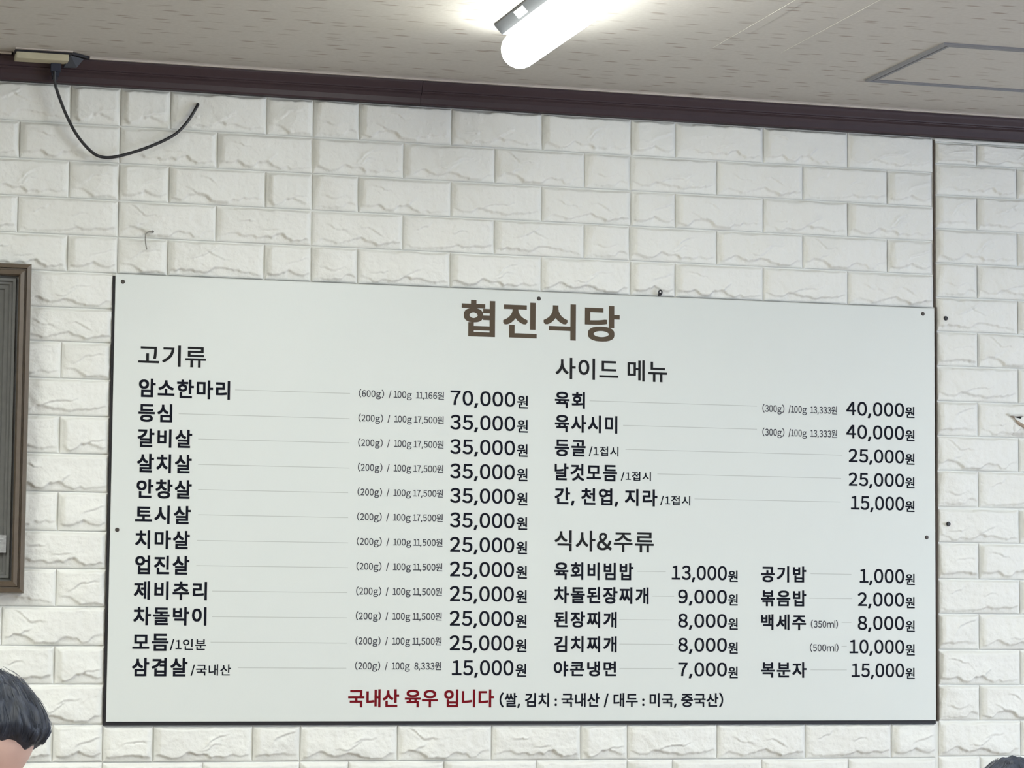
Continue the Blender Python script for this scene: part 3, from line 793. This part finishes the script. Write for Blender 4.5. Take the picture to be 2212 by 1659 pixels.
path = [(-0.137, -0.036, 1.318), (-0.136, -0.036, 1.300), (-0.135, -0.032, 1.284), (-0.129, -0.028, 1.262), (-0.109, -0.026, 1.214), (-0.085, -0.024, 1.173), (-0.056, -0.022, 1.143),
        (-0.032, -0.020, 1.134), (0.001, -0.018, 1.139), (0.058, -0.016, 1.160), (0.110, -0.014, 1.188), (0.138, -0.012, 1.218), (0.158, -0.008, 1.252), (0.161, 0.004, 1.259)]
obj('cord', tube(catmull(path, 8), 0.0032, 10), M_cable, cb, smooth=True)
bm = bmesh.new()
bxp = [(-0.1435, -0.1235, 1.300, 1.318), (-0.141, -0.126, 1.292, 1.300), (-0.1395, -0.1285, 1.2845, 1.292)]
for x0, x1, z0_, z1_ in bxp: bx(bm, x0, x1, -0.043 + (1.318 - z1_) * 0.45, -0.024, z0_, z1_)
obj('tape_wrap', bm, M_tape, cb)

# ------------------------------------------------------------------ seated people (only their heads reach into the picture)
def hair_material(name, c1, c2):
    M = bpy.data.materials.new(name); M.use_nodes = True; nt = M.node_tree; b = nt.nodes['Principled BSDF']
    tc = nt.nodes.new('ShaderNodeTexCoord'); mp = nt.nodes.new('ShaderNodeMapping'); mp.inputs['Scale'].default_value = (60, 60, 14)
    n = nt.nodes.new('ShaderNodeTexNoise'); n.inputs['Scale'].default_value = 1.0; n.inputs['Detail'].default_value = 5
    nt.links.new(tc.outputs['Object'], mp.inputs['Vector']); nt.links.new(mp.outputs['Vector'], n.inputs['Vector'])
    r = nt.nodes.new('ShaderNodeValToRGB'); r.color_ramp.elements[0].position = 0.35; r.color_ramp.elements[1].position = 0.7
    r.color_ramp.elements[0].color = (*c1, 1); r.color_ramp.elements[1].color = (*c2, 1)
    nt.links.new(n.outputs['Fac'], r.inputs['Fac']); nt.links.new(r.outputs['Color'], b.inputs['Base Color'])
    b.inputs['Roughness'].default_value = 0.5
    bp = nt.nodes.new('ShaderNodeBump'); bp.inputs['Strength'].default_value = 0.6; bp.inputs['Distance'].default_value = 0.003
    nt.links.new(n.outputs['Fac'], bp.inputs['Height']); nt.links.new(bp.outputs['Normal'], b.inputs['Normal'])
    return M
M_hair = hair_material('black_hair', (0.012, 0.015, 0.024), (0.045, 0.055, 0.085))  # paler streaks put the hair's grey sheen into its colour
HC = Vector((0, -0.012, 1.125))
def head_r(d):
    """head surface point for unit direction d (face towards -y)"""
    x, y, z = d
    p = Vector((0.074 * x, 0.096 * y, 0.112 * z))
    if z < 0:                                   # jaw narrows, chin forward
        p.x *= 1 - 0.30 * z * z * (1.0 if y < 0.2 else 0.6); 
        if y > 0: p.y *= 1 - 0.38 * (-z) ** 1.3
        else: p.y *= 1 + 0.02 * (-z)
    if y < 0:
        e = math.exp(-((abs(x) - 0.36) / 0.17) ** 2 - ((z - 0.02) / 0.12) ** 2); p.y += 0.008 * e      # eye sockets
        nn = math.exp(-(x / 0.13) ** 2) * math.exp(-((z + 0.22) / 0.17) ** 2); p.y -= 0.020 * nn         # nose
        nb = math.exp(-(x / 0.10) ** 2) * math.exp(-((z + 0.02) / 0.15) ** 2); p.y -= 0.009 * nb
        mo = math.exp(-(x / 0.28) ** 2); p.y -= 0.006 * mo * (math.exp(-((z + 0.50) / 0.05) ** 2) + math.exp(-((z + 0.62) / 0.05) ** 2))
        p.y -= 0.006 * math.exp(-(x / 0.25) ** 2 - ((z + 0.88) / 0.1) ** 2)
        p.y -= 0.004 * math.exp(-((abs(x) - 0.3) / 0.25) ** 2 - ((z - 0.2) / 0.08) ** 2)
    return p
def ico(sub=5):
    bm = bmesh.new(); bmesh.ops.create_icosphere(bm, subdivisions=sub, radius=1.0); return bm
def skin_mesh(verts, edges, root=0, sub=1):
    me = bpy.data.meshes.new('s'); me.from_pydata([v[:3] for v in verts], edges, [])
    o = bpy.data.objects.new('s', me); COL.objects.link(o)
    md = o.modifiers.new('s', 'SKIN'); md.use_smooth_shade = True
    sv = me.skin_vertices[0].data
    for i, v in enumerate(verts):
        r = v[3]; sv[i].radius = r if isinstance(r, tuple) else (r, r); sv[i].use_root = (i == root)
    sb = o.modifiers.new('b', 'SUBSURF'); sb.levels = sub; sb.render_levels = sub
    bpy.context.view_layer.update()
    out = bpy.data.meshes.new_from_object(o.evaluated_get(bpy.context.evaluated_depsgraph_get()))
    bpy.data.objects.remove(o); return out
def remesh(me, vox):
    o = bpy.data.objects.new('r', me); COL.objects.link(o)
    md = o.modifiers.new('r', 'REMESH'); md.mode = 'VOXEL'; md.voxel_size = vox; md.use_smooth_shade = True
    sm = o.modifiers.new('m', 'SMOOTH'); sm.iterations = 3; sm.factor = 0.5
    bpy.context.view_layer.update()
    out = bpy.data.meshes.new_from_object(o.evaluated_get(bpy.context.evaluated_depsgraph_get()))
    bpy.data.objects.remove(o); return out
V = [(0, 0.0, 0.54, (0.135, 0.10)), (0, 0.03, 0.70, (0.125, 0.095)), (0, 0.02, 0.85, (0.145, 0.10)), (0, 0.025, 0.955, (0.075, 0.06)), (0, 0.028, 1.02, 0.052), (0, 0.015, 1.08, 0.050)]
E_ = [(0, 1), (1, 2), (2, 3), (3, 4), (4, 5)]
def limb(start, pts):
    last = start
    for p_ in pts:
        V.append(p_); E_.append((last, len(V) - 1)); last = len(V) - 1
    return last
arms = {}
for s in (-1, 1):
    limb(3, [(s * 0.11, 0.02, 0.935, 0.055), (s * 0.175, 0.015, 0.90, 0.052), (s * 0.215, -0.02, 0.78, 0.045), (s * 0.235, -0.07, 0.66, 0.038), (s * 0.20, -0.20, 0.64, 0.034), (s * 0.15, -0.31, 0.62, 0.024)])
    hand = limb(len(V) - 1, [(s * 0.135, -0.355, 0.605, (0.034, 0.016)), (s * 0.125, -0.39, 0.595, (0.036, 0.014))])
    for k, (dx, ln) in enumerate(((-0.027, 0.055), (-0.009, 0.066), (0.010, 0.062), (0.027, 0.048))):
        limb(hand, [(s * 0.125 + dx, -0.415, 0.590, 0.0092), (s * 0.125 + dx * 1.15, -0.415 - ln * 0.5, 0.580, 0.0085), (s * 0.125 + dx * 1.2, -0.415 - ln, 0.562, 0.0072)])
    limb(hand - 1, [(s * 0.135 - s * 0.036, -0.372, 0.592, 0.0115), (s * 0.135 - s * 0.052, -0.402, 0.578, 0.010), (s * 0.135 - s * 0.055, -0.43, 0.566, 0.0085)])
    limb(0, [(s * 0.085, -0.03, 0.525, 0.088), (s * 0.10, -0.24, 0.525, 0.075), (s * 0.11, -0.43, 0.51, 0.056), (s * 0.11, -0.43, 0.32, 0.050), (s * 0.11, -0.42, 0.10, 0.034), (s * 0.113, -0.47, 0.045, 0.034), (s * 0.118, -0.57, 0.03, 0.026)])
bodyskin = skin_mesh(V, E_)
bm = bmesh.new(); bm.from_mesh(bodyskin)
hb = ico(5)
for v in hb.verts: v.co = head_r(v.co.normalized()) + HC
tmp = bpy.data.meshes.new('h'); hb.to_mesh(tmp); hb.free(); bm.from_mesh(tmp)
for s in (-1, 1):                                # ears
    eb = ico(3)
    for v in eb.verts:
        q = v.co.copy(); dish = 0.004 * math.exp(-(q.y ** 2 + q.z ** 2) / 0.25)
        v.co = Vector((s * (0.072 + 0.010 * q.x - (dish if q.x > 0 else 0)) + s * 0.006 * (q.y + 1) * 0.5, 0.012 + 0.019 * q.y, -0.002 + 0.031 * q.z)) + HC
    eb.to_mesh(tmp); eb.free(); bm.from_mesh(tmp)
raw = bpy.data.meshes.new('body_raw'); bm.to_mesh(raw); bm.free()
body_me = remesh(raw, 0.0055); body_me.name = 'body'; body_me.materials.clear(); body_me.materials.append(M_skin)

def hair_mesh():
    hb = ico(6)
    for v in hb.verts:
        d = v.co.normalized(); x, y, z = d
        f = (y + 1) / 2                           # 0 front, 1 back
        line = 0.52 * (1 - f) ** 1.2 - 0.10 * f ** 1.5 + 0.05 * math.sin(9 * math.atan2(x, y))
        t = max(0.0, min(1.0, (z - line) / 0.30 + 0.35)) ** 0.7
        from mathutils import noise as _n
        cl = _n.noise(Vector((x * 9, y * 9, z * 3))) * 0.004 + _n.noise(Vector((x * 30, y * 30, z * 8))) * 0.0018
        bulge = 0.012 * math.exp(-((z - 0.15) / 0.4) ** 2) * max(0, y)
        v.co = head_r(d) + d * (-0.012 + t * (0.024 + cl + bulge)) + HC
    return hb
hair_bm = hair_mesh(); hair_me = bpy.data.meshes.new('hair'); hair_bm.to_mesh(hair_me); hair_bm.free()
for p_ in hair_me.polygons: p_.use_smooth = True
hair_me.materials.append(M_hair)
def wisps(seed, n=900):
    rs = random.Random(seed); verts = []; faces = []
    for i in range(n):
        az = rs.uniform(-math.pi, math.pi); f = (math.cos(az) + 1) / 2
        x0_, y0_ = math.sin(az), math.cos(az)
        line = 0.52 * (1 - f) ** 1.2 - 0.10 * f ** 1.5
        el0 = rs.uniform(line + 0.05, 0.95); L_ = rs.uniform(0.25, 0.55); dr = rs.uniform(-0.15, 0.15)
        lift = rs.uniform(0.011, 0.0165) + (0.004 if rs.random() < 0.08 else 0)
        prev = None
        for k in range(6):
            t = k / 5; zz = max(line + 0.02, el0 - L_ * t); zz = max(-0.7, zz); c_ = math.sqrt(max(0, 1 - zz * zz)); a_ = az + dr * t
            d = Vector((math.sin(a_) * c_, math.cos(a_) * c_, zz))
            bl = 0.012 * math.exp(-((zz - 0.15) / 0.4) ** 2) * max(0, d.y)
            p_ = head_r(d) + d * (lift + bl * min(1, max(0, (zz - line) / .3 + .35)) ** 0.7 - 0.002 * t - 0.012 * max(0, 0.65 - (zz - line) / 0.3)) + HC; wd = 0.0005 * (1.1 - t)
            tg = Vector((math.cos(a_), -math.sin(a_), 0))
            b0 = len(verts); verts += [p_ + tg * wd, p_ - tg * wd, p_ + d * wd * 1.5]
            if prev is not None:
                for q in range(3): faces.append((prev + q, prev + (q + 1) % 3, b0 + (q + 1) % 3, b0 + q))
            prev = b0
    me = bpy.data.meshes.new('hair_strands'); me.from_pydata([tuple(v) for v in verts], [], faces); me.materials.append(M_hair); return me
strand_me = wisps(3)

def garment(idx_edges, grow):
    used = sorted({i for e in idx_edges for i in e}); mp = {i: k for k, i in enumerate(used)}
    vs = []
    for i in used:
        x, y, z, r = V[i]; rr = (r[0] + grow, r[1] + grow) if isinstance(r, tuple) else r + grow; vs.append((x, y, z, rr))
    return skin_mesh(vs, [(mp[a], mp[b]) for a, b in idx_edges], 0, 2)
up = [e for e in E_ if all((V[i][2] > 0.60 and V[i][2] < 1.0 and V[i][1] > -0.32) or i == 0 for i in e)]
lowr = [e for e in E_ if all((V[i][2] < 0.56 and V[i][2] > 0.09 and abs(V[i][0]) < 0.13 and (V[i][1] > -0.45)) for i in e)]
sweater = garment(up, 0.012); trousers = garment(lowr, 0.012)
shoe_bm = bmesh.new(); bmesh.ops.create_uvsphere(shoe_bm, u_segments=20, v_segments=12, radius=1.0)
for v in shoe_bm.verts:
    z = max(-0.45, v.co.z); v.co = Vector((v.co.x * 0.046 * (1 - 0.15 * v.co.y), v.co.y * 0.135, z * (0.055 + 0.03 * max(0, v.co.y)) + 0.025))
shoe_me = bpy.data.meshes.new('shoe'); shoe_bm.to_mesh(shoe_me); shoe_bm.free()
M_shoe = mat('dark_shoe', (0.03, 0.03, 0.03), rough=0.5); shoe_me.materials.append(M_shoe)
def person(loc, rotz, scale, label, shirt):
    t = thing('person', label, 'person', loc, rotz); t.scale = (scale,) * 3
    obj('body', body_me, None, t, smooth=True)
    h = obj('hair', hair_me, None, t); s_ = obj('hair_strands', strand_me, None, t); s_['kind'] = 'stuff'
    sw = sweater.copy(); sw.materials.clear(); sw.materials.append(shirt); obj('sweater', sw, None, t, smooth=True)
    tr = trousers.copy(); tr.materials.clear(); tr.materials.append(M_trousers); obj('trousers', tr, None, t, smooth=True)
    for s in (-1, 1):
        o = obj('shoe', shoe_me, None, t, loc=(s * 0.115, -0.49, 0.0), smooth=True)
    for e in (-1, 1):
        bm = bmesh.new(); bmesh.ops.create_uvsphere(bm, u_segments=12, v_segments=8, radius=0.0115)
        o = obj('eye', bm, M_eye, t, loc=(HC.x + e * 0.029, HC.y - 0.079, HC.z + 0.004), smooth=True)
    return t
M_trousers = mat('dark_trousers', (0.03, 0.035, 0.05), rough=0.8)
M_eye = mat('eye', (0.25, 0.22, 0.20), rough=0.2)
M_shirt1 = mat('grey_knit', (0.16, 0.16, 0.17), rough=0.9, bump=0.4, bscale=400); M_shirt2 = mat('navy_knit', (0.04, 0.05, 0.09), rough=0.9, bump=0.4, bscale=400)
person(P1[:3], P1[3], P1[4], 'dark-haired person seated before the wall at the lower left, facing left', M_shirt1)
person(P2[:3], P2[3], P2[4], 'person at the lower right corner, only the top of the dark hair showing', M_shirt2)
print('bricks', count[0])
